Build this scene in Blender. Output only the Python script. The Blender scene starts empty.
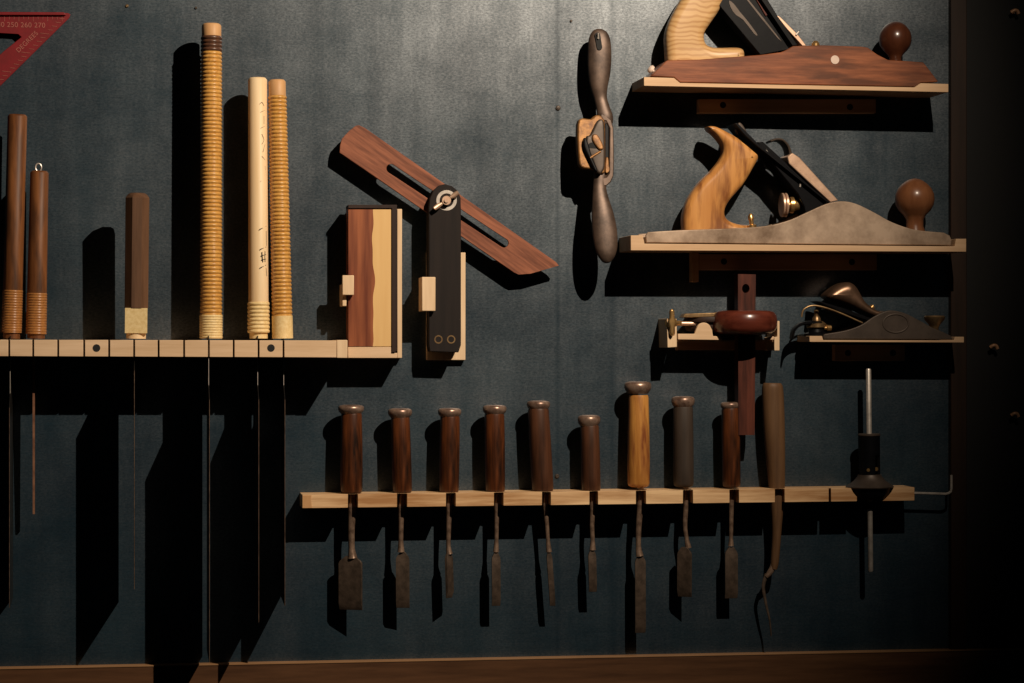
import bpy, bmesh, math, random
from mathutils import Vector, Matrix
from mathutils.geometry import tessellate_polygon
random.seed(7)
S = bpy.context.scene
COL = S.collection
# ------------------------------------------------------------------ camera
F = 2500.0; PSI = math.atan(.15)
cf = Vector((math.sin(PSI), math.cos(PSI), 0)); cr = Vector((math.cos(PSI), -math.sin(PSI), 0)); cu = Vector((0, 0, 1))
CAM = cf * -2.5
cd = bpy.data.cameras.new('camera'); cam = bpy.data.objects.new('camera', cd); COL.objects.link(cam)
cd.sensor_width = 36; cd.lens = F / 1024 * 36; cd.clip_start = .01
cam.matrix_world = Matrix(((cr.x, cu.x, -cf.x, CAM.x), (cr.y, cu.y, -cf.y, CAM.y), (cr.z, cu.z, -cf.z, CAM.z), (0, 0, 0, 1)))
S.camera = cam
MM = .001; MD = .00084   # metres per unit across the board, and per unit of stand-off from it
LEAN = None   # extra stand-off (mm) of a leaning tool, by height in the photo
def off(py): return LEAN(py) if LEAN else 0.0
def U(px, py, d=0.0):
    """point of the place seen at photo position px,py, d millimetres in front of the board"""
    v = cf * F + cr * (px - 512) - cu * (py - 341.5)
    return CAM + v * ((-(d + off(py)) * MD - CAM.y) / v.y)
# ------------------------------------------------------------------ materials
def newmat(name):
    m = bpy.data.materials.new(name); m.use_nodes = True
    n = m.node_tree; b = n.nodes['Principled BSDF']; return m, n, b
def rgb(c): return (c[0], c[1], c[2], 1)
def wood(name, c1, c2, axis='Z', s=1.0, rough=.5, contrast=1.0, dark=None, coat=0.0, bump=.15, rings=False, roty=0.0):
    m, n, b = newmat(name); L = n.links.new
    tc = n.nodes.new('ShaderNodeTexCoord'); mp = n.nodes.new('ShaderNodeMapping')
    rt = n.nodes.new('ShaderNodeMapping'); rt.inputs['Rotation'].default_value = (0, math.radians(roty), 0); L(tc.outputs['Object'], rt.inputs['Vector']); L(rt.outputs[0], mp.inputs['Vector'])
    sc = {'X': (12, 160, 160), 'Y': (160, 12, 160), 'Z': (160, 160, 12)}[axis]
    mp.inputs['Scale'].default_value = [k * s for k in sc]
    n1 = n.nodes.new('ShaderNodeTexNoise'); n1.inputs['Scale'].default_value = 1.0; n1.inputs['Detail'].default_value = 6; n1.inputs['Roughness'].default_value = .65
    L(mp.outputs[0], n1.inputs['Vector'])
    rp = n.nodes.new('ShaderNodeValToRGB'); rp.color_ramp.elements[0].position = .5 - .22 / contrast; rp.color_ramp.elements[1].position = .5 + .22 / contrast
    rp.color_ramp.elements[0].color = rgb(c1); rp.color_ramp.elements[1].color = rgb(c2)
    L(n1.outputs['Fac'], rp.inputs[0]); out = rp.outputs[0]
    if rings:
        mp2 = n.nodes.new('ShaderNodeMapping'); L(tc.outputs['Object'], mp2.inputs['Vector'])
        w = n.nodes.new('ShaderNodeTexWave'); w.wave_type = 'BANDS'; w.bands_direction = 'DIAGONAL' if rings == 'D' else 'Z'
        w.inputs['Scale'].default_value = 62; w.inputs['Distortion'].default_value = 9; w.inputs['Detail'].default_value = 2; w.inputs['Detail Scale'].default_value = .6
        L(mp2.outputs[0], w.inputs['Vector'])
        mx = n.nodes.new('ShaderNodeMixRGB'); mx.blend_type = 'MULTIPLY'; mx.inputs[0].default_value = .42
        r2 = n.nodes.new('ShaderNodeValToRGB'); r2.color_ramp.elements[0].color = (.5, .3, .13, 1); r2.color_ramp.elements[0].position = .1; r2.color_ramp.elements[1].color = (1, 1, 1, 1); r2.color_ramp.elements[1].position = .6
        L(w.outputs[0], r2.inputs[0]); L(out, mx.inputs[1]); L(r2.outputs[0], mx.inputs[2]); out = mx.outputs[0]
    if dark:   # worn, darker handling patches
        n2 = n.nodes.new('ShaderNodeTexNoise'); n2.inputs['Scale'].default_value = 1; n2.inputs['Detail'].default_value = 5
        m3 = n.nodes.new('ShaderNodeMapping'); m3.inputs['Scale'].default_value = {'X': (18, 110, 110), 'Y': (110, 18, 110), 'Z': (110, 110, 18)}[axis]; L(rt.outputs[0], m3.inputs['Vector']); L(m3.outputs[0], n2.inputs['Vector'])
        r3 = n.nodes.new('ShaderNodeValToRGB'); r3.color_ramp.elements[0].position = .48; r3.color_ramp.elements[1].position = .66
        L(n2.outputs['Fac'], r3.inputs[0])
        mx = n.nodes.new('ShaderNodeMixRGB'); L(r3.outputs[0], mx.inputs[0]); L(out, mx.inputs[1]); mx.inputs[2].default_value = rgb(dark); out = mx.outputs[0]
    L(out, b.inputs['Base Color'])
    b.inputs['Roughness'].default_value = rough; b.inputs['Specular IOR Level'].default_value = .28; b.inputs['Coat Weight'].default_value = coat; b.inputs['Coat Roughness'].default_value = .2
    bp = n.nodes.new('ShaderNodeBump'); bp.inputs['Strength'].default_value = bump; bp.inputs['Distance'].default_value = .0006
    L(n1.outputs['Fac'], bp.inputs['Height']); L(bp.outputs[0], b.inputs['Normal'])
    return m
def metal(name, c, rough=.35, metallic=.9, c2=None, scale=90, bump=.1, spec=.5):
    m, n, b = newmat(name); L = n.links.new
    tc = n.nodes.new('ShaderNodeTexCoord'); nz = n.nodes.new('ShaderNodeTexNoise'); nz.inputs['Scale'].default_value = scale; nz.inputs['Detail'].default_value = 6; nz.inputs['Roughness'].default_value = .7
    L(tc.outputs['Object'], nz.inputs['Vector'])
    rp = n.nodes.new('ShaderNodeValToRGB'); rp.color_ramp.elements[0].position = .35; rp.color_ramp.elements[1].position = .65
    c2 = c2 or [k * .6 for k in c]
    rp.color_ramp.elements[0].color = rgb(c2); rp.color_ramp.elements[1].color = rgb(c)
    L(nz.outputs['Fac'], rp.inputs[0]); L(rp.outputs[0], b.inputs['Base Color'])
    b.inputs['Metallic'].default_value = metallic; b.inputs['Roughness'].default_value = rough; b.inputs['Specular IOR Level'].default_value = spec
    bp = n.nodes.new('ShaderNodeBump'); bp.inputs['Strength'].default_value = bump; bp.inputs['Distance'].default_value = .0005
    L(nz.outputs['Fac'], bp.inputs['Height']); L(bp.outputs[0], b.inputs['Normal'])
    return m
def plain(name, c, rough=.6, metallic=0): 
    return metal(name, c, rough, metallic, [k * .85 for k in c], 200, .05)

M = {}
M['pale'] = wood('pale wood', (.60, .40, .23), (.80, .57, .37), 'X', .8, .55)
M['pale_v'] = wood('pale wood upright', (.64, .44, .26), (.84, .62, .40), 'Z', .8, .55)
M['rail'] = wood('laminated rail wood', (.42, .21, .085), (.86, .58, .32), 'X', .55, .5, 1.6)
M['shelf'] = wood('shelf wood', (.50, .31, .17), (.68, .46, .28), 'X', .8, .55)
M['saw_brown'] = wood('brown saw handle', (.085, .028, .009), (.23, .085, .026), 'Z', .8, .5, 1.3, (.07, .026, .010))
M['saw_oct'] = wood('grey brown handle', (.07, .034, .018), (.15, .075, .04), 'Z', .8, .55)
M['cane'] = metal('amber cane wrap', (.66, .36, .09), .35, 0, (.46, .21, .045), 300)
M['cane_brown'] = metal('brown cane wrap', (.40, .17, .045), .35, 0, (.28, .11, .03), 300)
M['cane_dark'] = metal('dark cane wrap', (.12, .05, .025), .35, 0, (.06, .03, .02), 300)
M['cane_pale'] = metal('pale binding', (.80, .62, .32), .5, 0, (.66, .47, .20), 300)
M['white_wood'] = wood('whitish handle wood', (.74, .50, .26), (.84, .66, .42), 'Z', .6, .45)
M['tan_top'] = wood('tan handle wood', (.50, .26, .11), (.64, .38, .18), 'Z', .8, .5)
M['chis'] = wood('dark chisel handle', (.014, .005, .003), (.14, .040, .012), 'Z', 1.1, .34, 1.0, (.012, .006, .004), .18)
M['chis2'] = wood('brown chisel handle', (.022, .009, .005), (.10, .038, .018), 'Z', .9, .42, 1.2, None, .15)
M['chis_grey'] = wood('grey chisel handle', (.028, .019, .014), (.06, .042, .031), 'Z', .9, .55)
M['chis_ochre'] = wood('ochre chisel handle', (.30, .11, .02), (.62, .29, .07), 'Z', .7, .4, 1.2, (.20, .06, .02), .2)
M['chis_tan'] = wood('tan long handle', (.075, .036, .016), (.17, .09, .042), 'Z', .8, .55)
M['cap'] = metal('worn handle cap', (.40, .27, .20), .34, .55, (.16, .09, .065), 140)
M['steel'] = metal('brown patina steel', (.46, .31, .22), .3, .6, (.16, .10, .07), 130, .2)
M['blade_face'] = metal('matte blade face', (.13, .09, .065), .5, .4, (.06, .042, .03), 130, .2)
M['bright'] = metal('bright steel', (.78, .70, .62), .38, .55)
M['saw_steel'] = metal('saw blade steel', (.06, .055, .05), .35, .8)
M['rust'] = metal('rusty steel', (.28, .13, .07), .6, .2, (.15, .06, .03))
M['black'] = metal('black japanning', (.004, .004, .005), .4, 0, (.002, .002, .003), spec=.12)
M['black_m'] = plain('matte black', (.006, .006, .006), .8)
M['cast'] = metal('stained worn cast iron', (.50, .37, .27), .45, .4, (.17, .11, .07), 17, .15)  # worn metal with random darker stains
M['cast_dark'] = metal('dark cast iron', (.085, .062, .048), .5, .4, (.05, .036, .027), 40, .15)
M['brass'] = metal('brass', (.80, .50, .20), .3, .85, (.55, .32, .12))
M['brass_old'] = metal('aged brass', (.42, .27, .13), .4, .8, (.2, .12, .06))
M['bronze'] = metal('bronze cap', (.24, .14, .09), .36, .75, (.13, .075, .045), 60)
M['copper_pale'] = metal('pale lever cap steel', (.80, .54, .38), .38, .6, (.55, .35, .24), 60)
M['gold'] = metal('worn golden iron', (.36, .17, .045), .48, .35, (.10, .04, .014), 70, .6)
M['shave'] = metal('bare worn iron', (.13, .085, .062), .48, .5, (.055, .036, .027), 60, .2)
M['red_wood'] = wood('reddish blade wood', (.11, .034, .018), (.34, .12, .062), 'X', 1.1, .5, 1.5, None, 0, .15, False, -34.5)
M['beech_red'] = wood('red brown plane body', (.11, .030, .012), (.30, .10, .042), 'X', .8, .42, 1.6, (.10, .034, .016), .1)
M['ebony'] = wood('black stock wood', (.008, .0055, .005), (.017, .011, .009), 'Z', .9, .75)
M['ash'] = wood('blond striped tote', (.46, .27, .11), (.60, .38, .18), 'X', .5, .4, 1, None, .1, .1, True)
M['tote'] = wood('orange brown tote', (.42, .17, .045), (.62, .30, .09), 'Z', .5, .35, 1.1, (.22, .08, .025), .3)
M['knob'] = wood('turned knob', (.04, .012, .006), (.09, .028, .012), 'Z', .6, .3, 1, None, .5)
M['knob2'] = wood('turned knob worn', (.13, .045, .018), (.22, .09, .038), 'Z', .6, .35, 1, None, .3)
M['rosewood'] = wood('rosewood', (.06, .012, .007), (.14, .032, .018), 'X', .6, .3, 1.2, None, .4)
M['rose_v'] = wood('gauge beam wood', (.030, .008, .005), (.12, .032, .018), 'Z', .9, .45, 1.4)
M['walnut'] = wood('dark walnut strip', (.016, .008, .006), (.036, .017, .011), 'Z', .8, .6)
M['post'] = wood('dark brown post', (.014, .007, .004), (.032, .015, .008), 'Z', .5, .55)
M['trim'] = wood('brown trim wood', (.05, .021, .009), (.15, .068, .03), 'X', .5, .5)
M['red'] = metal('red enamel', (.20, .002, .006), .5, 0, (.15, .0015, .004))
M['mark'] = plain('pale red marking', (.36, .11, .08), .6)
M['ink'] = plain('black ink', (.012, .01, .01), .7)
M['white_pin'] = plain('pale pin', (.72, .56, .46), .5)
M['peg'] = metal('copper brown hook', (.62, .33, .18), .4, .2)
M['trim_top'] = wood('raw trim edge', (.24, .12, .05), (.42, .23, .11), 'X', .5, .5)
M['panel'] = plain('black panel', (.0022, .002, .0018), .8)

# two-tone block: heartwood and sapwood
def two_tone():
    m, n, b = newmat('heartwood and sapwood'); L = n.links.new
    tc = n.nodes.new('ShaderNodeTexCoord'); sx = n.nodes.new('ShaderNodeSeparateXYZ'); L(tc.outputs['Object'], sx.inputs[0])
    mp = n.nodes.new('ShaderNodeMapping'); mp.inputs['Scale'].default_value = (130, 130, 9); L(tc.outputs['Object'], mp.inputs['Vector'])
    nz = n.nodes.new('ShaderNodeTexNoise'); nz.inputs['Scale'].default_value = 1; nz.inputs['Detail'].default_value = 5; L(mp.outputs[0], nz.inputs['Vector'])
    n2 = n.nodes.new('ShaderNodeTexNoise'); n2.inputs['Scale'].default_value = 22; n2.inputs['Detail'].default_value = 1
    mp2 = n.nodes.new('ShaderNodeMapping'); mp2.inputs['Scale'].default_value = (.1, .1, 1); L(tc.outputs['Object'], mp2.inputs['Vector']); L(mp2.outputs[0], n2.inputs['Vector'])
    a = n.nodes.new('ShaderNodeMath'); a.operation = 'MULTIPLY_ADD'; a.inputs[1].default_value = .012; L(n2.outputs['Fac'], a.inputs[0]); L(sx.outputs[0], a.inputs[2])
    g = n.nodes.new('ShaderNodeMath'); g.operation = 'GREATER_THAN'; g.inputs[1].default_value = .0075; L(a.outputs[0], g.inputs[0])
    h = n.nodes.new('ShaderNodeValToRGB'); h.color_ramp.elements[0].color = (.13, .028, .011, 1); h.color_ramp.elements[1].color = (.34, .105, .04, 1); h.color_ramp.elements[0].position = .32; h.color_ramp.elements[1].position = .66; L(nz.outputs['Fac'], h.inputs[0])
    s = n.nodes.new('ShaderNodeValToRGB'); s.color_ramp.elements[0].color = (.66, .38, .14, 1); s.color_ramp.elements[1].color = (.82, .55, .24, 1); L(nz.outputs['Fac'], s.inputs[0])
    mx = n.nodes.new('ShaderNodeMixRGB'); L(g.outputs[0], mx.inputs[0]); L(h.outputs[0], mx.inputs[1]); L(s.outputs[0], mx.inputs[2])
    L(mx.outputs[0], b.inputs['Base Color']); b.inputs['Roughness'].default_value = .4
    return m
M['two'] = two_tone()

def wall_mat():
    m, n, b = newmat('worn blue grey board'); L = n.links.new
    tc = n.nodes.new('ShaderNodeTexCoord')
    def noise(scale, mscale, detail=5, rough=.6):
        mp = n.nodes.new('ShaderNodeMapping'); mp.inputs['Scale'].default_value = mscale; L(tc.outputs['Object'], mp.inputs['Vector'])
        z = n.nodes.new('ShaderNodeTexNoise'); z.inputs['Scale'].default_value = scale; z.inputs['Detail'].default_value = detail; z.inputs['Roughness'].default_value = rough
        L(mp.outputs[0], z.inputs['Vector']); return z.outputs['Fac']
    def ramp(f, p0, p1, c0, c1):
        r = n.nodes.new('ShaderNodeValToRGB'); r.color_ramp.elements[0].position = p0; r.color_ramp.elements[1].position = p1
        r.color_ramp.elements[0].color = rgb(c0); r.color_ramp.elements[1].color = rgb(c1); L(f, r.inputs[0]); return r.outputs[0]
    def mix(kind, fac, a, c):
        x = n.nodes.new('ShaderNodeMixRGB'); x.blend_type = kind; x.inputs[0].default_value = fac; L(a, x.inputs[1]); L(c, x.inputs[2]); return x.outputs[0]
    blot = ramp(noise(5, (1, 1, 1), 6), .35, .68, WALL1, WALL2)
    streak = ramp(noise(1, (24, 1, 2.4), 6, .7), .34, .62, (.78, .84, .86), (1.1, 1.08, 1.06))
    weave = ramp(noise(1, (60, 1, 420), 3, .8), .3, .7, (.80, .80, .80), (1.16, 1.16, 1.16))
    grit = ramp(noise(700, (1, 1, 1), 2, .5), .35, .7, (.85, .85, .85), (1.12, 1.12, 1.12))
    c = mix('MULTIPLY', 1, blot, streak); c = mix('MULTIPLY', 1, c, weave); c = mix('MULTIPLY', .8, c, grit)
    # two dark vertical seams where the paint has worn in
    sx = n.nodes.new('ShaderNodeSeparateXYZ'); L(tc.outputs['Object'], sx.inputs[0]); fac = None
    for x0, w0 in ((U(557.5, 100, 0).x, .0035), (U(612.5, 100, 0).x, .006)):
        a = n.nodes.new('ShaderNodeMath'); a.operation = 'SUBTRACT'; a.inputs[1].default_value = x0; L(sx.outputs[0], a.inputs[0])
        q = n.nodes.new('ShaderNodeMath'); q.operation = 'ABSOLUTE'; L(a.outputs[0], q.inputs[0])
        r_ = n.nodes.new('ShaderNodeMapRange'); r_.inputs[1].default_value = 0; r_.inputs[2].default_value = w0; r_.inputs[3].default_value = .55; r_.inputs[4].default_value = 1; L(q.outputs[0], r_.inputs[0])
        if fac is None: fac = r_.outputs[0]
        else:
            mm_ = n.nodes.new('ShaderNodeMath'); mm_.operation = 'MULTIPLY'; L(fac, mm_.inputs[0]); L(r_.outputs[0], mm_.inputs[1]); fac = mm_.outputs[0]
    # pale flecks of worn paint
    fl = noise(160, (1, 1, 1), 3, .5); fr = n.nodes.new('ShaderNodeValToRGB'); fr.color_ramp.elements[0].position = .74; fr.color_ramp.elements[1].position = .78; L(fl, fr.inputs[0])
    x = n.nodes.new('ShaderNodeMixRGB'); L(fr.outputs[0], x.inputs[0]); L(c, x.inputs[1]); x.inputs[2].default_value = (.05, .055, .055, 1); c = x.outputs[0]
    L(c, b.inputs['Base Color'])
    rr = n.nodes.new('ShaderNodeMapRange'); rr.inputs[3].default_value = .36; rr.inputs[4].default_value = .45; L(noise(1, (30, 1, 200), 4, .7), rr.inputs[0]); L(rr.outputs[0], b.inputs['Roughness'])
    sp = n.nodes.new('ShaderNodeMath'); sp.operation = 'MULTIPLY'; sp.inputs[1].default_value = WSPEC
    k1 = ramp(noise(7, (1, 1, 1), 7, .7), .36, .66, (.36, .38, .40), (1, 1, 1)); k2 = ramp(noise(1, (34, 1, 4), 6, .7), .34, .6, (.68, .68, .68), (1, 1, 1)); k3 = ramp(noise(330, (1, 1, 1.8), 4, .8), .36, .66, (.22, .24, .26), (1, 1, 1))
    L(mix('MULTIPLY', .8, mix('MULTIPLY', 1, k1, k2), mix('MULTIPLY', 1, k3, fac)), sp.inputs[0]); b.inputs['Specular Tint'].default_value = (.90, .95, 1, 1); b.inputs['IOR'].default_value = 1.8; L(sp.outputs[0], b.inputs['Specular IOR Level'])
    bp = n.nodes.new('ShaderNodeBump'); bp.inputs['Strength'].default_value = .16; bp.inputs['Distance'].default_value = .0005
    L(noise(1, (150, 1, 500), 5, .8), bp.inputs['Height']); L(bp.outputs[0], b.inputs['Normal'])
    return m
WALL1 = (.003, .0125, .022); WALL2 = (.008, .024, .036); WSPEC = 1.45
M['wall'] = wall_mat()

# ------------------------------------------------------------------ mesh building
def poly(bm, pts, d0, d1, holes=(), at=None):
    """prism: outline given where its front face (d1) is seen; straight back to d0. at: depth at which outline is seen"""
    a = d1 if at is None else at
    loops = [[U(x, y, a) for x, y in l] for l in [pts] + list(holes)]
    flat = [v for l in loops for v in l]; fo = [off(q[1]) for l in [pts] + list(holes) for q in l]
    tris = tessellate_polygon([[Vector((v.x, v.z, 0)) for v in l] for l in loops])
    fr = [bm.verts.new((v.x, -(d1 + e) * MD, v.z)) for v, e in zip(flat, fo)]; bk = [bm.verts.new((v.x, -(d0 + e) * MD, v.z)) for v, e in zip(flat, fo)]
    if holes:
        for t in tris:
            for vs in ([fr[i] for i in t], [bk[i] for i in reversed(t)]):
                try: bm.faces.new(vs)
                except ValueError: pass
    else:
        bm.faces.new(fr); bm.faces.new(list(reversed(bk)))
    i0 = 0
    for l in loops:
        k = len(l)
        for i in range(k):
            j = (i + 1) % k
            try: bm.faces.new((fr[i0 + i], fr[i0 + j], bk[i0 + j], bk[i0 + i]))
            except ValueError: pass
        i0 += k
    return bm
def rect(x0, y0, x1, y1): return [(x0, y0), (x1, y0), (x1, y1), (x0, y1)]
def box(bm, x0, y0, x1, y1, d0, d1): return poly(bm, rect(x0, y0, x1, y1), d0, d1)
def smooth(pts, n=5, closed=True):
    out = []; k = len(pts); P = [Vector((p[0], p[1])) if len(p) == 2 else Vector(p) for p in pts]
    rng = range(k) if closed else range(k - 1)
    for i in rng:
        g = (lambda j: P[j % k]) if closed else (lambda j: P[max(0, min(k - 1, j))])
        a, b, c, d = g(i - 1), g(i), g(i + 1), g(i + 2)
        for s in range(n):
            t = s / n
            out.append(.5 * ((2 * b) + (c - a) * t + (2 * a - 5 * b + 4 * c - d) * t * t + (3 * b - a - 3 * c + d) * t ** 3))
    if not closed: out.append(P[-1])
    return [tuple(v) for v in out]
def pillow(bm, pts, dc, ht, r, n=5):
    """outline seen at depth dc with rounded front and back edges; half thickness ht, edge radius r (mm)"""
    W = [U(x, y, dc) for x, y in pts]; W = [Vector((v.x, v.z)) for v in W]; k = len(W)
    A = sum(W[i].x * W[(i + 1) % k].y - W[(i + 1) % k].x * W[i].y for i in range(k))
    sg = 1 if A > 0 else -1
    N = []
    for i in range(k):
        t = (W[(i + 1) % k] - W[i - 1]).normalized(); N.append(Vector((-t.y, t.x)) * sg)
    def clear(i):
        best = 1e9; o_, d_ = W[i], N[i]
        for j in range(k):
            if j in (i, (i - 1) % k): continue
            a, e = W[j], W[(j + 1) % k] - W[j]; den = d_.x * e.y - d_.y * e.x
            if abs(den) < 1e-12: continue
            t = ((a.x - o_.x) * e.y - (a.y - o_.y) * e.x) / den; q = ((a.x - o_.x) * d_.y - (a.y - o_.y) * d_.x) / den
            if t > 1e-6 and -.01 <= q <= 1.01: best = min(best, t)
        return best
    f_ = [min(1, .40 * clear(i) / (r * MM)) for i in range(k)]
    for _ in range(3): f_ = [min(f_[i], (f_[i - 1] + f_[i] + f_[(i + 1) % k]) / 3) for i in range(k)]
    rings = []
    seq = []
    for i in range(n + 1):
        a = math.pi / 2 * i / n; seq.append((ht - r + r * math.cos(a - 0) if False else ht - r * (1 - math.sin(math.pi / 2 - a)) , r * (1 - math.cos(math.pi / 2 - a))))
    full = [(q, ins) for q, ins in seq] + [(-q, ins) for q, ins in reversed(seq)]
    for q, ins in full:
        rings.append([bm.verts.new((W[i].x + N[i].x * ins * f_[i] * MM, -((dc + off(pts[i][1])) * MD + q * MM), W[i].y + N[i].y * ins * f_[i] * MM)) for i in range(k)])
    for a, b in zip(rings, rings[1:]):
        for i in range(k):
            j = (i + 1) % k; bm.faces.new((a[i], a[j], b[j], b[i]))
    for rg in (rings[0], rings[-1]):
        for t in tessellate_polygon([[Vector((v.co.x, v.co.z, 0)) for v in rg]]):
            try: bm.faces.new([rg[q] for q in t])
            except ValueError: pass
    return bm
def frame_of(t):
    t = t.normalized(); a = Vector((0, 1, 0)) if abs(t.y) < .9 else Vector((1, 0, 0))
    s = t.cross(a).normalized(); return s, s.cross(t).normalized()
def loft(bm, C, R, seg=20, power=2.0, cap=True):
    """C: list of world points, R: list of (ra, rb) radii mm: across and in depth"""
    rings = []; k = len(C)
    for i in range(k):
        t = C[min(k - 1, i + 1)] - C[max(0, i - 1)]
        if t.length < 1e-9: t = C[-1] - C[0]
        s, u = frame_of(t)
        ra, rb = R[i] if isinstance(R[i], tuple) else (R[i], R[i])
        ring = []
        for j in range(seg):
            a = 2 * math.pi * j / seg; c, q = math.cos(a), math.sin(a)
            c = math.copysign(abs(c) ** (2 / power), c); q = math.copysign(abs(q) ** (2 / power), q)
            ring.append(bm.verts.new(C[i] + s * c * ra * MM + u * q * rb * MM))
        rings.append(ring)
    for a, b in zip(rings, rings[1:]):
        for j in range(seg):
            l = (j + 1) % seg; bm.faces.new((a[j], a[l], b[l], b[j]))
    if cap: bm.faces.new(rings[0]); bm.faces.new(list(reversed(rings[-1])))
    return bm
def lathe(bm, A, B, prof, seg=28, ob=1.0, power=2.0):
    """prof: (t 0..1 along A->B, radius mm); ob: depth radius / across radius"""
    C = [A.lerp(B, t) for t, r in prof]
    s, u = frame_of(B - A); rings = []
    for (t, r), c in zip(prof, C):
        ring = []
        for j in range(seg):
            a = 2 * math.pi * (j + .5) / seg; p, q = math.cos(a), math.sin(a)
            p = math.copysign(abs(p) ** (2 / power), p); q = math.copysign(abs(q) ** (2 / power), q)
            ring.append(bm.verts.new(c + s * p * r * MM + u * q * r * ob * MM))
        rings.append(ring)
    for a, b in zip(rings, rings[1:]):
        for j in range(seg):
            l = (j + 1) % seg; bm.faces.new((a[j], a[l], b[l], b[j]))
    bm.faces.new(rings[0]); bm.faces.new(list(reversed(rings[-1])))
    return bm
def tube(bm, pts, r, seg=10, n=6):
    """pts: (px, py, d) ; r mm or list"""
    P = smooth([tuple(U(*p)) for p in pts], n, False) if len(pts) > 2 else [tuple(U(*p)) for p in pts]
    C = [Vector(p) for p in P]; k = len(C)
    if isinstance(r, (list, tuple)):
        R = []
        for i in range(k):
            f = i / (k - 1) * (len(r) - 1); a = min(int(f), len(r) - 2); R.append(r[a] + (r[a + 1] - r[a]) * (f - a))
    else: R = [r] * k
    return loft(bm, C, [(q, q) for q in R], seg)
def disc(bm, x, y, d0, d1, r, seg=24):
    c = U(x, y, d1); A = Vector((c.x, c.y + (d1 - d0) * MD, c.z)); return lathe(bm, A, c, [(0, r), (1, r)], seg)
def NB(): return bmesh.new()

def tag(o, label=None, cat=None, group=None, kind=None):
    if label: o['label'] = label
    if cat: o['category'] = cat
    if group: o['group'] = group
    if kind: o['kind'] = kind
    return o
def part(name, bm, mat, parent=None, bev=0.0, base=None, sharp=38, label=None, segs=2):
    if parent is None: off = base or Vector((0, 0, 0))
    else:
        off = Vector((0, 0, 0)); p = parent
        while p: off = off + p.location; p = p.parent
    bmesh.ops.recalc_face_normals(bm, faces=bm.faces)
    for v in bm.verts: v.co -= off
    me = bpy.data.meshes.new(name); bm.to_mesh(me); bm.free()
    me.materials.append(M[mat])
    for p in me.polygons: p.use_smooth = True
    me.set_sharp_from_angle(angle=math.radians(sharp))
    o = bpy.data.objects.new(name, me); COL.objects.link(o)
    if parent: o.parent = parent
    else: o.location = off
    if bev:
        md = o.modifiers.new('soft edges', 'BEVEL'); md.width = bev * MM; md.segments = segs; md.limit_method = 'ANGLE'; md.angle_limit = math.radians(40)
    if label: o['label'] = label
    return o
def thing(name, label, cat, loc, group=None):
    o = bpy.data.objects.new(name, None); COL.objects.link(o); o.location = loc; o.empty_display_size = .01
    return tag(o, label, cat, group)

# ------------------------------------------------------------------ setting
def XZ(x0, z0, x1, z1, y0, y1):
    bm = NB(); bmesh.ops.create_cube(bm, size=1)
    for v in bm.verts:
        v.co = Vector(((x0 + x1) / 2 + v.co.x * (x1 - x0), (y0 + y1) / 2 + v.co.y * (y1 - y0), (z0 + z1) / 2 + v.co.z * (z1 - z0)))
    return bm
wp = lambda px, py: U(px, py, 0)
postL = U(950.5, 341, 8).x; postR = U(966.5, 341, 8).x
zt = U(512, 659.3, 10).z
tag(part('wall_back', XZ(-.95, -.40, postL + .004, .75, 0, .02), 'wall'), kind='structure')
tag(part('wall_right', XZ(postR - .003, -.40, postR + .75, .75, -.004, .02), 'panel'), kind='structure')
tag(part('trim_1', XZ(postL, zt - .001, postR, .75, -.008, .002), 'post', bev=.8), kind='structure')
tag(part('trim_2', XZ(-.95, zt - .09, postR + .75, zt, -.012, .002), 'trim', bev=.6), kind='structure')

tag(part('trim_3', XZ(-.95, zt, postR + .75, zt + .0014, -.0126, .002), 'trim_top', bev=.3), kind='structure')
# ------------------------------------------------------------------ small fixings in the board
def screw(px, py, label, r=2.2, mat='cast_dark', name='wood_screw'):
    o = thing(name, label, 'screw', U(px, py, 0))
    c = U(px, py, 0); bm = NB(); lathe(bm, c + Vector((0, .004, 0)), c + Vector((0, -.0016, 0)), [(0, .8), (.7, .8), (.72, r), (.9, r), (1, r * .7)], 16)
    hd = part('head', bm, mat, o)
    bm = NB(); c = U(px, py, 1.8); a = random.uniform(0, 3)
    dx = Vector((math.cos(a), 0, math.sin(a))) * r * .7 * MM
    loft(bm, [c - dx, c + dx], [(.25, .25)] * 2, 6); part('slot', bm, 'black_m', hd)
screw(558, 108, 'small grey screw head in the board left of the spokeshave', 2.5)
screw(557, 476, 'small dark screw head in the board just above the chisel rail', 2.2)
screw(127, 6, 'tiny brownish screw head near the top of the board at upper left', 1.6, 'brass_old')
screw(196, 8, 'tiny dark screw head in the board above the tallest wrapped saw handle', 1.3)
screw(571, 21, 'tiny dark screw head in the board above and left of the spokeshave', 1.3)
def peg(px, py, label):
    o = thing('brass_hook', label, 'hook', U(px, py, 4))
    bm = NB(); c = U(px, py, 14); a = Vector((c.x, -.002, c.z)); lathe(bm, a, c, [(0, 1.4), (1, 1.4)], 12); part('shank', bm, 'peg', o)
    bm = NB(); s = U(px, py, 13.5); P = [s + Vector((-.003, 0, -.0005)), s + Vector((0, -.001, .0015)), s + Vector((.003, -.001, .001)), s + Vector((.0045, -.001, -.002))]
    P = [Vector(q) for q in smooth([tuple(v) for v in P], 5, False)]
    loft(bm, P, [(1.9, 1.9)] * len(P), 10); part('hook_end', bm, 'peg', o)
peg(1014, 12, 'small brass hook at the top of the black panel on the right')
peg(993, 347, 'small brass hook on the black panel, level with the block plane shelf')
peg(1014, 415, 'lowest small brass hook on the black panel near the right edge')

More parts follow.
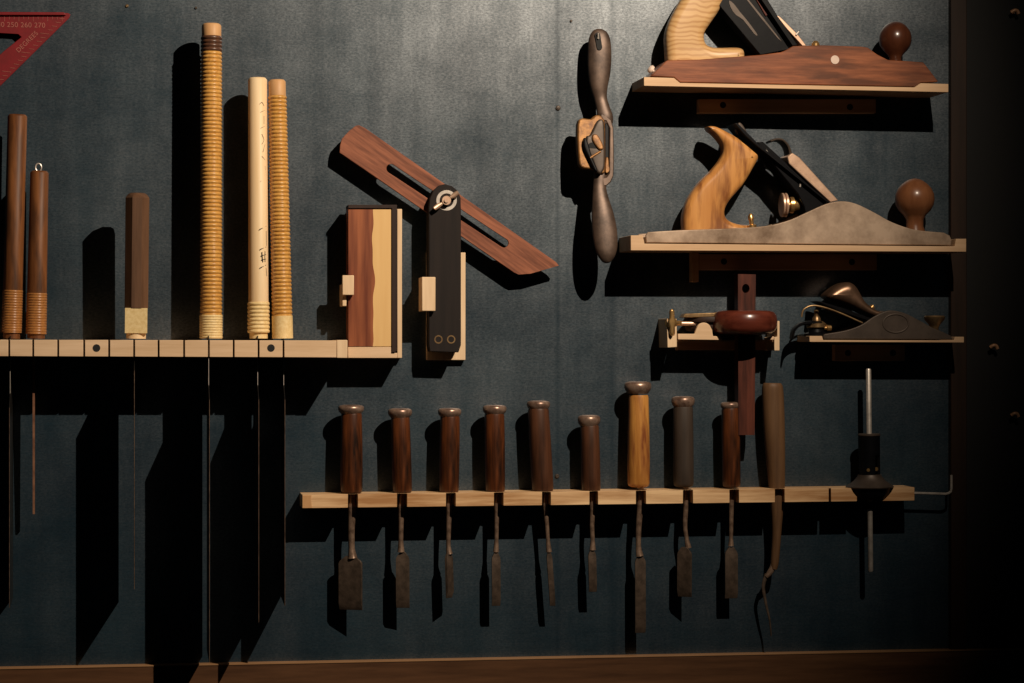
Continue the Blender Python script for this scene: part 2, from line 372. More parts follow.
# ------------------------------------------------------------------ red square
o = thing('rafter_square', 'red metal rafter square with pale degree marks, cut by the upper left corner', 'square', U(0, 50, 0))
bm = NB()
poly(bm, [(-75, 13), (68, 13), (70.5, 14.5), (69, 18), (-75, 160)], 7, 10, holes=[[(-48, 30), (18, 34), (21.5, 37), (4, 51), (-46, 98)]])
part('plate', bm, 'red', o, bev=.3)
bm = NB(); poly(bm, [(-75, 11.5), (64, 12.2), (66, 15), (-75, 15)], 2, 14); part('fence', bm, 'red', o, bev=.5)
bm = NB()
for i in range(26):   # degree ticks along the slope
    t = i / 25; x, y = 66 - t * 95, 19.5 + t * 95 * 1.0
    ln = 9 if i % 5 == 4 else 5
    tube(bm, [(x - 1.5, y - .5, 10.15), (x - 1.5 - ln, y - .5 - ln * .12, 10.15)], .28, 6)
for i in range(24):
    x = 62 - i * 4.8
    tube(bm, [(x, 15.4, 10.15), (x, 15.4 + (4 if i % 3 else 6), 10.15)], .22, 6)
part('degree_ticks', bm, 'mark', o)
def text_bm(s, px, py, d, size, rot=0.0):
    cu_ = bpy.data.curves.new('t', 'FONT'); cu_.body = s; cu_.size = size * MM; cu_.extrude = .0002; cu_.align_x = 'LEFT'; cu_.space_character = 1.05
    to = bpy.data.objects.new('t', cu_); COL.objects.link(to)
    dg = bpy.context.evaluated_depsgraph_get(); me = bpy.data.meshes.new_from_object(to.evaluated_get(dg))
    b = bmesh.new(); b.from_mesh(me); bpy.data.objects.remove(to); bpy.data.curves.remove(cu_); bpy.data.meshes.remove(me)
    R = Matrix.Rotation(rot, 4, 'Z'); T = Matrix(((1, 0, 0, 0), (0, 0, -1, 0), (0, 1, 0, 0), (0, 0, 0, 1)))
    p = U(px, py, d); b.transform(Matrix.Translation(p) @ T @ R); return b
b = text_bm('230 240 250 260 270', -20.5, 26.5, 10.1, 6.9); part('degree_numbers', b, 'mark', o)
b = text_bm('DEGREES', 18.5, 53, 10.1, 6.4, math.radians(45)); part('lettering', b, 'mark', o)

# ------------------------------------------------------------------ saw rack
def comb(bm, x0, x1, dback, dfront, slots, zt0, zb0, zt1, zb1, dslot):
    """board with slots cut in from the front; all in photo x at the front face"""
    def wx(px): return U(px, 341, dfront).x
    pts = [(wx(x0), dback), (wx(x0), dfront)]
    for s0, s1, ds in slots:
        pts += [(wx(s0), dfront), (wx(s0), ds), (wx(s1), ds), (wx(s1), dfront)]
    pts += [(wx(x1), dfront), (wx(x1), dback)]
    X0, X1 = wx(x0), wx(x1)
    top, bot = [], []
    for x, d in pts:
        t = (x - X0) / (X1 - X0)
        top.append(bm.verts.new((x, -d * MD, zt0 + (zt1 - zt0) * t))); bot.append(bm.verts.new((x, -d * MD, zb0 + (zb1 - zb0) * t)))
    k = len(pts)
    f1 = bm.faces.new(top); f2 = bm.faces.new(list(reversed(bot)))
    for i in range(k):
        j = (i + 1) % k; bm.faces.new((top[i], bot[i], bot[j], top[j]))
    bmesh.ops.triangulate(bm, faces=[f1, f2])
    return bm
RD = 81
slots = [(x - .8, x + .9, 3) for x in (-16, 9, 33, 58, 84, 109, 134, 158.5, 184, 208.7, 233.6, 258.5, 283.4)]
o = thing('saw_rack', 'pale wooden rack with narrow saw slots, running in from the left edge', 'rack', U(180, 357, 0))
a, b_, c, d = U(-60, 339.5, RD).z, U(-60, 356, RD).z, U(347, 340.5, RD).z, U(347, 357.5, RD).z
part('slotted_board', comb(NB(), -60, 336.5, 0, RD, slots, a, b_, c, d, 3), 'pale', o, bev=.4)
bm = NB(); box(bm, 336.8, 340, 347.5, 358, 0, RD); part('end_block', bm, 'pale_v', o, bev=.5)
for x in (96.5, 271):
    bm = NB(); disc(bm, x, 348, RD - 6, RD + .25, 3.6); part('hole_shade_disc', bm, 'black_m', o)  # black disc paints the dark inside of a screw hole

# ------------------------------------------------------------------ saws
def zslab(bm, px, prof, dnear, th=.7):
    """blade standing edge-on: prof list of (depth mm, photo y) in the plane through px (seen at depth dnear)"""
    x = U(px, 341, RD).x
    L_, R_ = [], []
    for dd, py in prof:
        z = U(px, py, dnear).z
        L_.append(bm.verts.new((x - th / 2 * MM, -dd * MD, z))); R_.append(bm.verts.new((x + th / 2 * MM, -dd * MD, z)))
    k = len(prof); bm.faces.new(L_); bm.faces.new(list(reversed(R_)))
    for i in range(k):
        j = (i + 1) % k; bm.faces.new((L_[i], R_[i], R_[j], L_[j]))
    return bm
def seg_prof(r0, r1, n=2): return [(i / (n - 1), r0 + (r1 - r0) * i / (n - 1)) for i in range(n)]
def ridged(r0, r1, length, pitch, amp):
    out = []; n = int(length / pitch) * 8
    for i in range(n + 1):
        t = i / n; out.append((t, r0 + (r1 - r0) * t + amp * (abs(math.sin(math.pi * t * length / pitch)) - .5)))
    return out
def axis_pt(top, bot, y):  # top/bot = (px, py, d)
    t = (y - top[1]) / (bot[1] - top[1]); return U(top[0] + (bot[0] - top[0]) * t, y, top[2] + (bot[2] - top[2]) * t)

def saw(label, top, bot, r0, r1, zones, blade, blade_px, slot_d, mat='saw_steel', ob=1.3, th=.7, extra=None):
    o = thing('pull_saw', label, 'saw', axis_pt(top, bot, 338), 'pull saws hanging in the slotted rack')
    H = bot[1] - top[1]; o_ = {}
    for nm, y0, y1, m, kind, dr in zones:
        A, B = axis_pt(top, bot, y0), axis_pt(top, bot, y1)
        ra = r0 + (r1 - r0) * (y0 - top[1]) / H + dr; rb = r0 + (r1 - r0) * (y1 - top[1]) / H + dr; bm = NB()
        if kind == 'plain': lathe(bm, A, B, [(0, ra - 1.6), (.25 * 4 / (y1 - y0), ra - .7), (4 / (y1 - y0) * .5, ra), (1, rb)], 28, ob, 2.2)
        elif kind == 'mid': lathe(bm, A, B, [(0, ra), (1, rb)], 28, ob, 2.2)
        elif kind == 'wrap': lathe(bm, A, B, ridged(ra, rb, y1 - y0, 3.9, .9), 28, ob, 2.2)
        elif kind == 'fine': lathe(bm, A, B, ridged(ra, rb, y1 - y0, 2.6, .5), 28, ob, 2.2)
        elif kind == 'oct': lathe(bm, A, B, [(0, ra - 5), (1.5 / (y1 - y0), ra - 2.6), (5 / (y1 - y0), ra), (1, rb)], 8, ob)
        elif kind == 'block': lathe(bm, A, B, [(0, ra * 1.08), (1, rb * 1.08)], 4, ob)
        o_[nm] = part(nm, bm, m, o, sharp=30 if kind in ('oct', 'block') else 50)
    bm = NB(); zslab(bm, blade_px, blade, slot_d, th); bl = part('blade', bm, mat, o)
    if mat == 'saw_steel':
        fe = max(q[0] for q in blade); ys = [q[1] for q in blade if q[0] == fe]
        bm = NB(); zslab(bm, blade_px, [(fe - .2, min(ys)), (fe + .35, min(ys)), (fe + .35, max(ys)), (fe - .2, max(ys))], slot_d, .4); part('edge_glint', bm, 'steel', bl)  # paler strip paints the glint along the front edge of the blade
        bm = NB(); nk = max(q[0] for q in blade if q[1] < min(ys) - 1); zslab(bm, blade_px, [(nk, 345), (nk + .6, 345), (nk + .6, min(ys) - 8), (nk, min(ys) - 8)], slot_d, .5); part('neck_glint', bm, 'bright', bl)  # bright strip paints the glint on the blade neck
    if extra: extra(o_['handle'])
    return o
def ink(o):
    def stroke(pts, r=.35):
        bm_pts = []
        for x, y in pts:
            t = (y - 78) / 260; ax = 257.6 + t * 1.0; rr = 9.2 + .6 * t
            u = max(-.98, min(.98, (x - ax) / rr)); dd = 40 + math.sqrt(1 - u * u) * rr * 1.3 / .84 + 1.7
            bm_pts.append((x, y, dd))
        return bm_pts
    bm = NB()
    for q in ([(259.5, 229.5), (266, 226.5)], [(260, 249.5), (266, 247)], [(260, 268), (266, 265)], [(262, 252), (262.4, 258), (263, 262)], [(265, 251), (264.8, 257), (265, 262)], [(261, 256), (266, 254.5)], [(261.5, 260), (266, 259)], [(266, 231), (266.2, 246)], [(266, 268), (266.4, 276)]):
        tube(bm, stroke(q), .4, 6, 3)
    part('ink_writing', bm, 'ink', o); bm = NB()
    for q in ([(260, 104), (262, 102), (264, 106)], [(261, 112), (265, 110)], [(264, 116), (264, 124)], [(261, 128), (265, 126)], [(262, 134), (264, 140), (262, 144)], [(265, 144), (263, 152)], [(262, 156), (265, 160)], [(265, 166), (266, 176)], [(260.5, 181), (261.5, 181)]):
        tube(bm, stroke(q), .16, 6, 3)
    part('ink_writing', bm, 'ink', o)
def ring(o):
    bm = NB(); c = U(38.5, 167.5, 40); n = 18
    C = [c + Vector((math.cos(a) * .0028, 0, math.sin(a) * .0038)) for a in [2 * math.pi * i / n for i in range(n + 1)]]
    loft(bm, C, [(.7, .7)] * (n + 1), 8, cap=False); part('hanging_ring', bm, 'bright', o)

# (depth, y) outlines of blades standing edge-on to us
B1 = lambda dn, df, dneck, y0, ysh, tip: [(dn + 8, y0), (dneck, y0), (dneck, ysh), (df, ysh + 14), (df, tip + 3), (dn, tip), (dn, ysh - 4)]
saw('saw with a plain brown round handle, nearest the left edge of the photo', (17.5, 114.6, 44), (11.5, 338.5, 40), 9.2, 9.2,
    [('handle', 114.6, 290, 'saw_brown', 'plain', 0), ('cane_wrap', 290, 332.5, 'cane_brown', 'fine', .2), ('ferrule', 332.5, 338.5, 'saw_brown', 'mid', -1.2)],
    B1(4, 78, 60, 336, 392, 598), 9.3, 4, ob=1.2)
saw('saw with a shorter brown round handle and a small metal hanging ring on top', (39.5, 171, 40), (36, 338.5, 38), 8.7, 9.6,
    [('handle', 171, 293, 'saw_brown', 'plain', 0), ('cane_wrap', 293, 334, 'cane_brown', 'fine', .2), ('ferrule', 334, 338.5, 'saw_brown', 'mid', -1.2)],
    [(22, 336), (32, 336), (30, 420), (27, 514), (23, 514)], 31.8, 24, 'rust', 1.15, 2.0, ring)
saw('saw with a short grey brown faceted handle and a square pale collar', (137.5, 193, 63), (136, 338.5, 60), 12.2, 12,
    [('handle', 193, 308, 'saw_oct', 'oct', 0), ('collar', 308, 333, 'cane_pale', 'block', 1.8), ('tang_foot', 333, 338.5, 'white_wood', 'mid', -2.5)],
    B1(27, 92, 66, 336, 356, 580), 134.4, 20, ob=1.15)
saw('saw with the tallest handle, wound in amber cane, dark band near its top', (211.5, 24, 44), (211, 338.5, 44), 9.8, 10.4,
    [('handle_end', 24, 36.5, 'tan_top', 'plain', -.4), ('dark_wrap', 36.5, 52, 'cane_dark', 'wrap', .1), ('cane_wrap', 52, 315, 'cane', 'wrap', 0), ('binding', 315, 338.5, 'cane_pale', 'fine', .6)],
    B1(9, 107, 78, 336, 384, 650), 208.8, 20)
saw('saw with a smooth whitish handle and black ink writing down its side', (257.6, 78, 40), (258.6, 338.5, 40), 9.2, 9.8,
    [('handle', 78, 302, 'white_wood', 'plain', 0), ('grooved_ferrule', 302, 333, 'cane_pale', 'wrap', .7), ('tang_foot', 333, 338.5, 'cane_pale', 'mid', -1)],
    B1(8, 86, 60, 336, 384, 612), 258.6, 8, extra=ink)
saw('amber cane-wrapped saw with a pale top, rightmost in the slotted rack', (277, 80, 42), (282.6, 338.5, 42), 8.6, 9.7,
    [('handle_end', 80, 96, 'tan_top', 'plain', -.3), ('cane_wrap', 96, 316, 'cane', 'wrap', 0), ('binding', 316, 338.5, 'cane_pale', 'mid', .5)],
    B1(1, 80, 56, 336, 384, 596), 285, 3)

# ------------------------------------------------------------------ holder with two-tone block
o = thing('block_holder', 'pale L-shaped wooden holder around the two-tone block, at the right end of the saw rack', 'holder', U(375, 358, 0))
bm = NB(); box(bm, 349, 209, 401.5, 358, 0, 12); part('back_board', bm, 'pale_v', o, bev=.4)
bm = NB(); box(bm, 397.3, 209, 402, 358, 12, 43); part('side_strip', bm, 'pale_v', o, bev=.4)
bm = NB(); poly(bm, [(348, 347), (391.6, 347), (391.6, 353), (397.3, 353), (397.3, 358), (348, 358)], 12, 43); part('ledge', bm, 'pale', o, bev=.4)
bm = NB(); box(bm, 342.5, 284, 346.5, 306, 0, 44); part('catch_post', bm, 'pale_v', o, bev=.4)
bm = NB(); box(bm, 342.5, 275.3, 354, 295, 44.5, 52); part('turn_button', bm, 'pale_v', o, bev=.6)
o = thing('wooden_block', 'upright block of dark red heartwood and blond sapwood with a dark edge strip', 'block', U(370, 347, 25))
bm = NB(); box(bm, 348.2, 208.6, 391.4, 346.7, 13, 43); part('block_body', bm, 'two', o, bev=.5)
bm = NB(); poly(bm, [(348.2, 204.8), (397, 204.8), (397, 350.5), (395, 352.5), (391.8, 352.5), (391.8, 208.4), (348.2, 208.4)], 13, 45); part('edge_strip', bm, 'walnut', o, bev=.4, label='dark walnut strip along top and right edge')

# ------------------------------------------------------------------ sliding bevel and holder
o = thing('tool_holder', 'pale upright board with a small catch, holding the black angle tool', 'holder', U(445, 360, 0))
bm = NB(); box(bm, 427, 252.5, 465.5, 360, 0, 10); part('back_board', bm, 'pale_v', o, bev=.4)
bm = NB(); box(bm, 422.5, 277, 427, 311, 0, 40); part('catch_post', bm, 'pale_v', o, bev=.4)
bm = NB(); box(bm, 422, 277, 435.5, 311, 41.5, 48); part('turn_button', bm, 'pale_v', o, bev=.6)
o = thing('angle_square', 'adjustable angle square with slotted reddish wooden blade and black stock', 'angle square', U(445, 352, 25))
def capsule(x0, y0, x1, y1, r, n=8):
    a = math.atan2(y1 - y0, x1 - x0); out = []
    for i in range(n + 1):
        t = a + math.pi / 2 + math.pi * i / n; out.append((x0 + r * math.cos(t), y0 + r * math.sin(t)))
    for i in range(n + 1):
        t = a - math.pi / 2 + math.pi * i / n; out.append((x1 + r * math.cos(t), y1 + r * math.sin(t)))
    return out
bm = NB(); poly(bm, [(339.6, 152.5), (340.2, 145), (342, 138.6), (349, 131), (356, 125.6), (359, 125.2), (365, 128), (556, 262), (559, 265.6), (531, 273.6), (518, 274.6), (514, 272.5)], 20.5, 25, holes=[capsule(391, 168.5, 504, 243, 4.6)])
part('blade', bm, 'red_wood', o, bev=.4, label='slotted reddish wooden blade')
bm = NB()
st = [(429, 345), (428.8, 207), (430, 198), (433.5, 190.5), (439, 185.5), (445, 184), (452, 186), (458, 191), (460.6, 198), (461, 210), (461, 345), (458.5, 352.5), (430, 351.5)]
poly(bm, st, 12, 20.3, at=39); poly(bm, st, 25.2, 39); part('stock', bm, 'ebony', o, bev=.7, label='black stock')
bm = NB(); n = 40; c = U(446.6, 200.3, 39)
ro = [(446.6 + 10.2 * math.cos(2 * math.pi * i / 32), 200.3 + 10.2 * math.sin(2 * math.pi * i / 32)) for i in range(32)]
ri = [(446.6 + 7 * math.cos(2 * math.pi * i / 32), 200.3 + 7 * math.sin(2 * math.pi * i / 32)) for i in range(32)]
poly(bm, ro, 39, 39.9, holes=[ri]); part('washer', bm, 'bright', o)
bm = NB(); disc(bm, 446.6, 200.3, 39, 47, 4.4); 
loft(bm, [U(441.8, 203.5, 45), U(438, 206, 46), U(434.3, 208.6, 47.5)], [(1.6, 2), (2.6, 1.4), (2.0, 1.0)], 12)
loft(bm, [U(450.5, 197.5, 45), U(454.5, 195, 46), U(458.3, 192.2, 47.5)], [(1.6, 2), (2.6, 1.4), (2.0, 1.0)], 12)
disc(bm, 446.6, 200.3, 46, 49, 2.2); part('wing_nut', bm, 'copper_pale', o, label='steel wing nut')
for x in (438.5, 451.2):
    bm = NB(); ro = [(x + 4.2 * math.cos(2 * math.pi * i / 24), 339.4 + 4.2 * math.sin(2 * math.pi * i / 24)) for i in range(24)]
    ri = [(x + 3 * math.cos(2 * math.pi * i / 24), 339.4 + 3 * math.sin(2 * math.pi * i / 24)) for i in range(24)]
    poly(bm, ro, 38.8, 39.3, holes=[ri]); part('brass_ring', bm, 'brass_old', o)

# ------------------------------------------------------------------ spokeshave
o = thing('spokeshave', 'worn iron spokeshave hung upright by one handle, with a golden blade bed', 'spokeshave', U(602, 260, 10))
LEAN = lambda y: 6 + max(0, y - 30) * .115
def blob(pts, ds, ra, rb, mat, name, n=6, power=2.3, seg=24):
    P = smooth([tuple(U(p[0], p[1], q)) for p, q in zip(pts, ds)], n, False)
    A = smooth([(a, b) for a, b in zip(ra, rb)], n, False); bm = NB()
    loft(bm, [Vector(p) for p in P], [(max(.1, a), max(.1, b)) for a, b in A], seg, power); return part(name, bm, mat, o, sharp=60)
blob([(599.6, 29.2), (599.5, 32), (599.5, 40), (599.6, 56), (599.3, 72), (599, 86), (600.5, 98), (603, 108), (605, 117), (606, 124)], [20, 20, 20, 19, 18, 17, 16, 17, 18, 18],
     [3, 7.5, 11, 12, 11.3, 9, 6.6, 6.8, 8, 7], [2, 4, 5.5, 6.5, 6.5, 6, 5, 5, 5, 4], 'shave', 'upper_handle')
blob([(603, 168), (600.5, 176), (599.5, 188), (600.5, 200), (602.5, 214), (604.5, 230), (606, 245), (606.5, 255), (606.5, 261), (606.5, 263)], [18, 18, 19, 20, 22, 23, 24, 24, 24, 24],
     [8, 7, 6.8, 8.5, 11, 12.4, 11.6, 9, 5, 2], [4, 5, 5, 6, 6.8, 7, 6.5, 6, 4, 2], 'shave', 'lower_handle')
bm = NB(); poly(bm, capsule(597.5, 35, 599.5, 47.5, 2.6), 25, 28.2, at=27); part('hanging_slot', bm, 'black_m', o)
bm = NB(); disc(bm, 606, 235, 24, 30.6, 3.0); part('hole_filler_disc', bm, 'steel', o)  # steel disc added where the handle has a through-hole
bm = NB(); poly(bm, [(601, 113), (606, 115), (611.5, 120), (613.6, 128), (614.2, 160), (613.6, 176), (611, 182), (606.5, 186), (600, 186), (600, 178), (606.5, 177), (609.2, 173), (609.6, 128), (606, 121), (600, 120)], 9, 24); part('frame', bm, 'shave', o, bev=1)
bm = NB(); poly(bm, smooth([(579.3, 119.3), (591, 119), (596.5, 115), (604.5, 120), (605.4, 150), (605, 172), (599, 172.5), (594, 169.5), (581, 167), (578.6, 155), (577.6, 137)], 3), 12, 28); part('bed', bm, 'gold', o, bev=1.6, label='golden blade bed', segs=3)
bm = NB(); pillow(bm, smooth([(586, 137), (590, 134.5), (597, 121), (603.5, 122), (604.6, 146), (604.5, 166), (601.5, 173), (598.5, 174), (595, 170), (590.5, 158), (585.5, 149)], 4), 29.5, 3, 2.4); part('lever_cap', bm, 'cast_dark', o)
bm = NB(); pillow(bm, smooth([(585, 138), (588, 144), (592, 158), (597, 170), (594.5, 171), (589, 160), (583.5, 148), (583, 140)], 4), 30.5, 3.4, 1.6); part('cap_rim', bm, 'black', o)
bm = NB(); disc(bm, 592.4, 147, 28, 33.3, 4.6); part('screw_recess', bm, 'black_m', o)
bm = NB(); pillow(bm, smooth([(592.5, 135), (597, 135), (601.5, 142), (603.3, 148.5), (599.5, 150), (595.5, 146), (592, 140)], 4), 33.2, 2.2, 1.5); part('tongue', bm, 'gold', o)
bm = NB(); tube(bm, [(590, 158, 33), (600.5, 151.5, 33)], [1.5, 1.2]); part('cross_pin', bm, 'gold', o)
bm = NB(); poly(bm, smooth([(606, 158), (608.4, 158), (609, 165), (610, 168.5), (609, 172), (605.4, 172.5)], 2), 16, 27); part('adjuster', bm, 'gold', o, bev=.7)
bm = NB(); box(bm, 605.2, 122.5, 608.6, 158, 10, 22); part('iron', bm, 'black', o, bev=.3)  # black bar paints the dark slit between bed and frame
LEAN = None
o2 = thing('hanging_nail', 'thin bright nail the spokeshave hangs from, in its upper handle slot', 'nail', U(598, 40, 0))
bm = NB(); tube(bm, [(598.5, 40, -3), (598.3, 38, 38)], .9, 10); 
part('shaft', bm, 'bright', o2)
bm = NB(); tube(bm, [(598.3, 38.5, 37), (598.3, 33, 38.5)], [.9, .9], 10); part('bent_end', bm, 'bright', o2)

# ------------------------------------------------------------------ shelves
def shelf(label, outline, depth, cleat, holes, gus=None, brk=14):
    xs = [p[0] for p in outline]; ys = [p[1] for p in outline]
    o = thing('tool_shelf', label, 'shelf', U(sum(xs) / len(xs), max(ys), 0))
    bm = NB(); poly(bm, outline, 0, depth); part('board', bm, 'shelf', o, bev=.35)
    bm = NB(); box(bm, *cleat, 0, brk); part('cleat', bm, 'shelf', o, bev=.5)
    if gus: bm = NB(); box(bm, *gus, 0, brk + 2); part('gusset', bm, 'shelf', o, bev=.5)
    for x, y in holes:
        bm = NB(); disc(bm, x, y, brk - 4, brk + .25, 3.2, 20); part('hole_shade_disc', bm, 'black_m', o)  # black disc in place of a hole, its shade put in as colour
SD = 72
shelf('topmost pale shelf, under the wooden-bodied plane', [(644, 77), (674, 78), (680, 82.9), (915, 87.4), (921, 83.2), (948.4, 84), (948.4, 92.2), (644, 85.8)], SD, (699, 99, 876, 113), [(723, 105), (850, 107)])
shelf('middle pale shelf, under the long metal plane', [(630.8, 235.4), (642.7, 235.4), (644.5, 243.6), (954.8, 246.4), (956, 238.8), (966.2, 238.8), (966.2, 251.8), (630.8, 250.4)], SD, (699, 254, 877, 270), [(724, 261.5), (852, 262)], (692, 252.6, 698.8, 282))
shelf('lowest and shortest pale shelf, under the small block plane', [(809.6, 336), (822, 336), (823.2, 340), (954, 340.4), (954.8, 336.8), (964, 336.8), (964, 342.6), (809.6, 341.9)], 56, (835, 344.5, 905, 361), [(848, 353), (893, 353)], None, 14)

# ------------------------------------------------------------------ wooden-bodied plane (top shelf)
o = thing('wooden_plane', 'long wooden-bodied hand plane with a blond striped handle, on the topmost shelf', 'plane', U(790, 85, 36))
out = [(650.8, 76), (667, 60.3), (700, 59.4), (761, 54.8), (781, 52.2), (787.8, 49.3), (793.3, 46), (822, 45.2), (862, 46.6), (867.8, 47.6), (878, 54.8), (888, 59.8), (923.4, 62.2), (928, 68), (938.4, 81.6), (920.8, 82.8), (915, 86.9), (680, 82.3), (674, 77.4)]
bm = NB(); poly(bm, out, 10, 64); part('body', bm, 'beech_red', o, bev=.9)
bm = NB(); tot = smooth([(700, -22), (724, -24), (730, -8), (723, 2), (715.6, 14.5), (708, 25.5), (703, 34), (703.3, 42), (707, 46.6), (716, 48.4), (735, 48.2), (741.5, 50.5), (743, 57), (741, 67), (700, 70), (668, 69), (666, 62), (665, 50), (664.8, 35), (669, 21), (679, 2), (688, -12)], 4)
pillow(bm, tot, 37, 13, 8.5); part('tote', bm, 'ash', o, sharp=60, label='blond striped handle')
bm = NB(); c = U(895.3, 61, 37); t = U(895.3, 21.5, 37)
lathe(bm, c, t, [(0, 6.2), (.08, 6), (.16, 8), (.26, 12), (.38, 15.2), (.5, 16.3), (.6, 16.4), (.72, 15.4), (.82, 13), (.9, 10.2), (.955, 7), (.985, 4), (1, 1)], 32); part('knob', bm, 'knob', o, sharp=60)
bm = NB(); disc(bm, 835, 59.7, 60, 64.6, 4.3); part('pin', bm, 'white_pin', o)
bm = NB(); lathe(bm, U(655, 72.5, 37), U(649, 67.5, 37), [(0, 1.6), (.4, 1.8), (.45, 4), (.8, 4.2), (1, 2.4)], 16); part('heel_screw', bm, 'white_pin', o)
bm = NB(); poly(bm, [(708, -8), (716, -24), (753, -24), (796, 45.6), (787.5, 49.7), (760.5, 54.8)], 24, 50); part('frog', bm, 'black', o, bev=.5)
for q in (smooth([(729, 0.5), (734, 4), (740, 12), (746, 19), (756.5, 33), (757, 35.5), (754, 33.5), (743, 19.5), (736, 15), (731, 8)], 2), [(743.8, -4), (746.5, -3), (765, 20), (781.8, 41.5), (778, 38.5), (761, 18)]):
    bm = NB(); poly(bm, q, 49, 50.6); part('lit_slit_plate', bm, 'cast_dark', o)  # grey plates painted in for the lit board seen through the frog slits
bm = NB(); poly(bm, [(744, -26), (749, -26), (797.5, 45), (792.5, 45.6)], 15, 59); part('plane_iron', bm, 'black', o, bev=.3)
bm = NB(); poly(bm, [(755, -14), (767.5, 15), (765.8, 16), (753, -6)], 24, 52); part('cap_iron', bm, 'rosewood', o, bev=.3)
bm = NB(); poly(bm, [(776, 15), (780, 16.6), (797.5, 34), (806.5, 45.8), (802.4, 45.8), (787, 29)], 18, 57); part('lever_cap', bm, 'copper_pale', o, bev=.5)
bm = NB(); lathe(bm, U(815.5, 46, 52), U(815.5, 41, 52), [(0, 4), (.5, 4), (1, 2)], 16); part('brass_nut', bm, 'brass', o)
bm = NB(); tube(bm, [(796, 35, 58), (799, 31.5, 58)], 1, 8); part('lever_pin', bm, 'bright', o)

# ------------------------------------------------------------------ metal jack plane (middle shelf)
o = thing('metal_plane', 'long metal hand plane with curved side and orange brown handle, on the middle shelf', 'plane', U(800, 243, 36))
top = smooth([(648, 232), (680, 230.2), (755, 227), (785.5, 221.4), (806, 212.8), (826, 204), (841, 201.2), (856, 203.7), (874.6, 212.6), (893, 222.6), (915.4, 229.7), (944, 232.6)], 4, False)
out = top + [(949.8, 235.6), (951.8, 240), (951, 245.5), (646.4, 242.7), (645.6, 235)]
bm = NB(); poly(bm, out, 62, 65.5); poly(bm, out, 10, 13.5, at=65.5); part('side_wing', bm, 'cast', o, bev=.8, label='curved metal side')
bm = NB(); poly(bm, [(647, 236.5), (660, 236), (949, 239.5), (950.5, 245.4), (647, 242.8)], 13.4, 62.1, at=65.5); part('sole', bm, 'cast', o, bev=.4)
bm = NB(); tot = smooth([(706.4, 127), (714.5, 127.2), (729, 134.2), (741.5, 141.4), (754, 151), (757.2, 157), (751, 169.5), (741.5, 185.3), (728, 201), (723, 211.7), (725.7, 219.6), (736, 224.3), (750, 226.2), (753, 232), (750, 238), (690, 239.5), (684, 236), (682, 226), (682.3, 214), (687, 199.4), (697.6, 183.5), (711.6, 169.5), (720.4, 157), (721, 146.6), (713.4, 136), (707, 130.5)], 4)
pillow(bm, tot, 37, 12.5, 8); part('tote', bm, 'tote', o, sharp=60, label='orange brown handle')
bm = NB(); lathe(bm, U(914.7, 234, 37), U(914.7, 178.4, 37), [(0, 10.6), (.06, 10.4), (.14, 8.6), (.26, 8.8), (.34, 11.5), (.42, 16), (.52, 19), (.62, 20), (.72, 19.4), (.82, 16.8), (.9, 12.8), (.955, 8.6), (.985, 5), (1, 1)], 32); part('knob', bm, 'knob2', o, sharp=60)
bm = NB(); poly(bm, [(757, 142), (763, 141.6), (829.5, 202.5), (818, 210), (806, 216), (804, 206), (798, 194), (778, 170)], 20, 54); part('frog', bm, 'black', o, bev=.8)
bm = NB(); poly(bm, [(734.8, 123), (738, 123.4), (757, 142.5), (830, 202.4), (828.6, 203.4), (756, 145), (744, 134)], 14, 60); part('plane_iron', bm, 'black', o, bev=.3)
bm = NB(); pillow(bm, smooth([(735, 127), (739, 122.6), (744, 128), (747, 136.5), (743, 138), (736.5, 135)], 4), 40, 4, 1.5); part('lateral_lever', bm, 'cast_dark', o)
bm = NB(); poly(bm, [(787.4, 156.5), (792.4, 152.8), (799.5, 157.4), (838.4, 200.4), (830.5, 202.4), (789, 163.6)], 17, 58); part('lever_cap', bm, 'copper_pale', o, bev=.8)
bm = NB(); C = smooth([(768.5, 142.2), (773.5, 140.2), (780, 140.8), (785.3, 146), (787.8, 153), (788, 159)], 5, False)
loft(bm, [U(x, y, 38) for x, y in C], [(1.2 + 1.3 * i / len(C), 11) for i in range(len(C))], 16, 3); part('cam_lever', bm, 'cast_dark', o)
a = U(780.5, 205, 40); b = U(787, 205, 40)
bm = NB(); lathe(bm, a, b, [(0, 9), (.12, 12), (.4, 12), (.5, 9), (.6, 12), (.88, 12), (1, 9)], 28); part('depth_wheel', bm, 'copper_pale', o)
bm = NB(); lathe(bm, b, U(799, 205, 40), [(0, 3.5), (.2, 3.5), (.22, 8), (.5, 8.5), (.55, 5), (.6, 6), (1, 5)], 24); part('wheel_nut', bm, 'brass', o)
bm = NB(); lathe(bm, U(752.3, 230, 50), U(750.4, 213.5, 50), [(0, 4.6), (.3, 4.6), (.35, 2.2), (.6, 2.3), (.65, 3), (.85, 2.8), (1, 1.2)], 16); part('handle_bolt', bm, 'brass', o)
bm = NB(); tube(bm, [(800, 187, 55), (800.5, 183.6, 55)], .9, 8); part('cap_screw', bm, 'bright', o); bm = NB(); tube(bm, [(766, 150, 55), (778, 163, 55)], .5, 8); part('iron_edge', bm, 'bright', o)

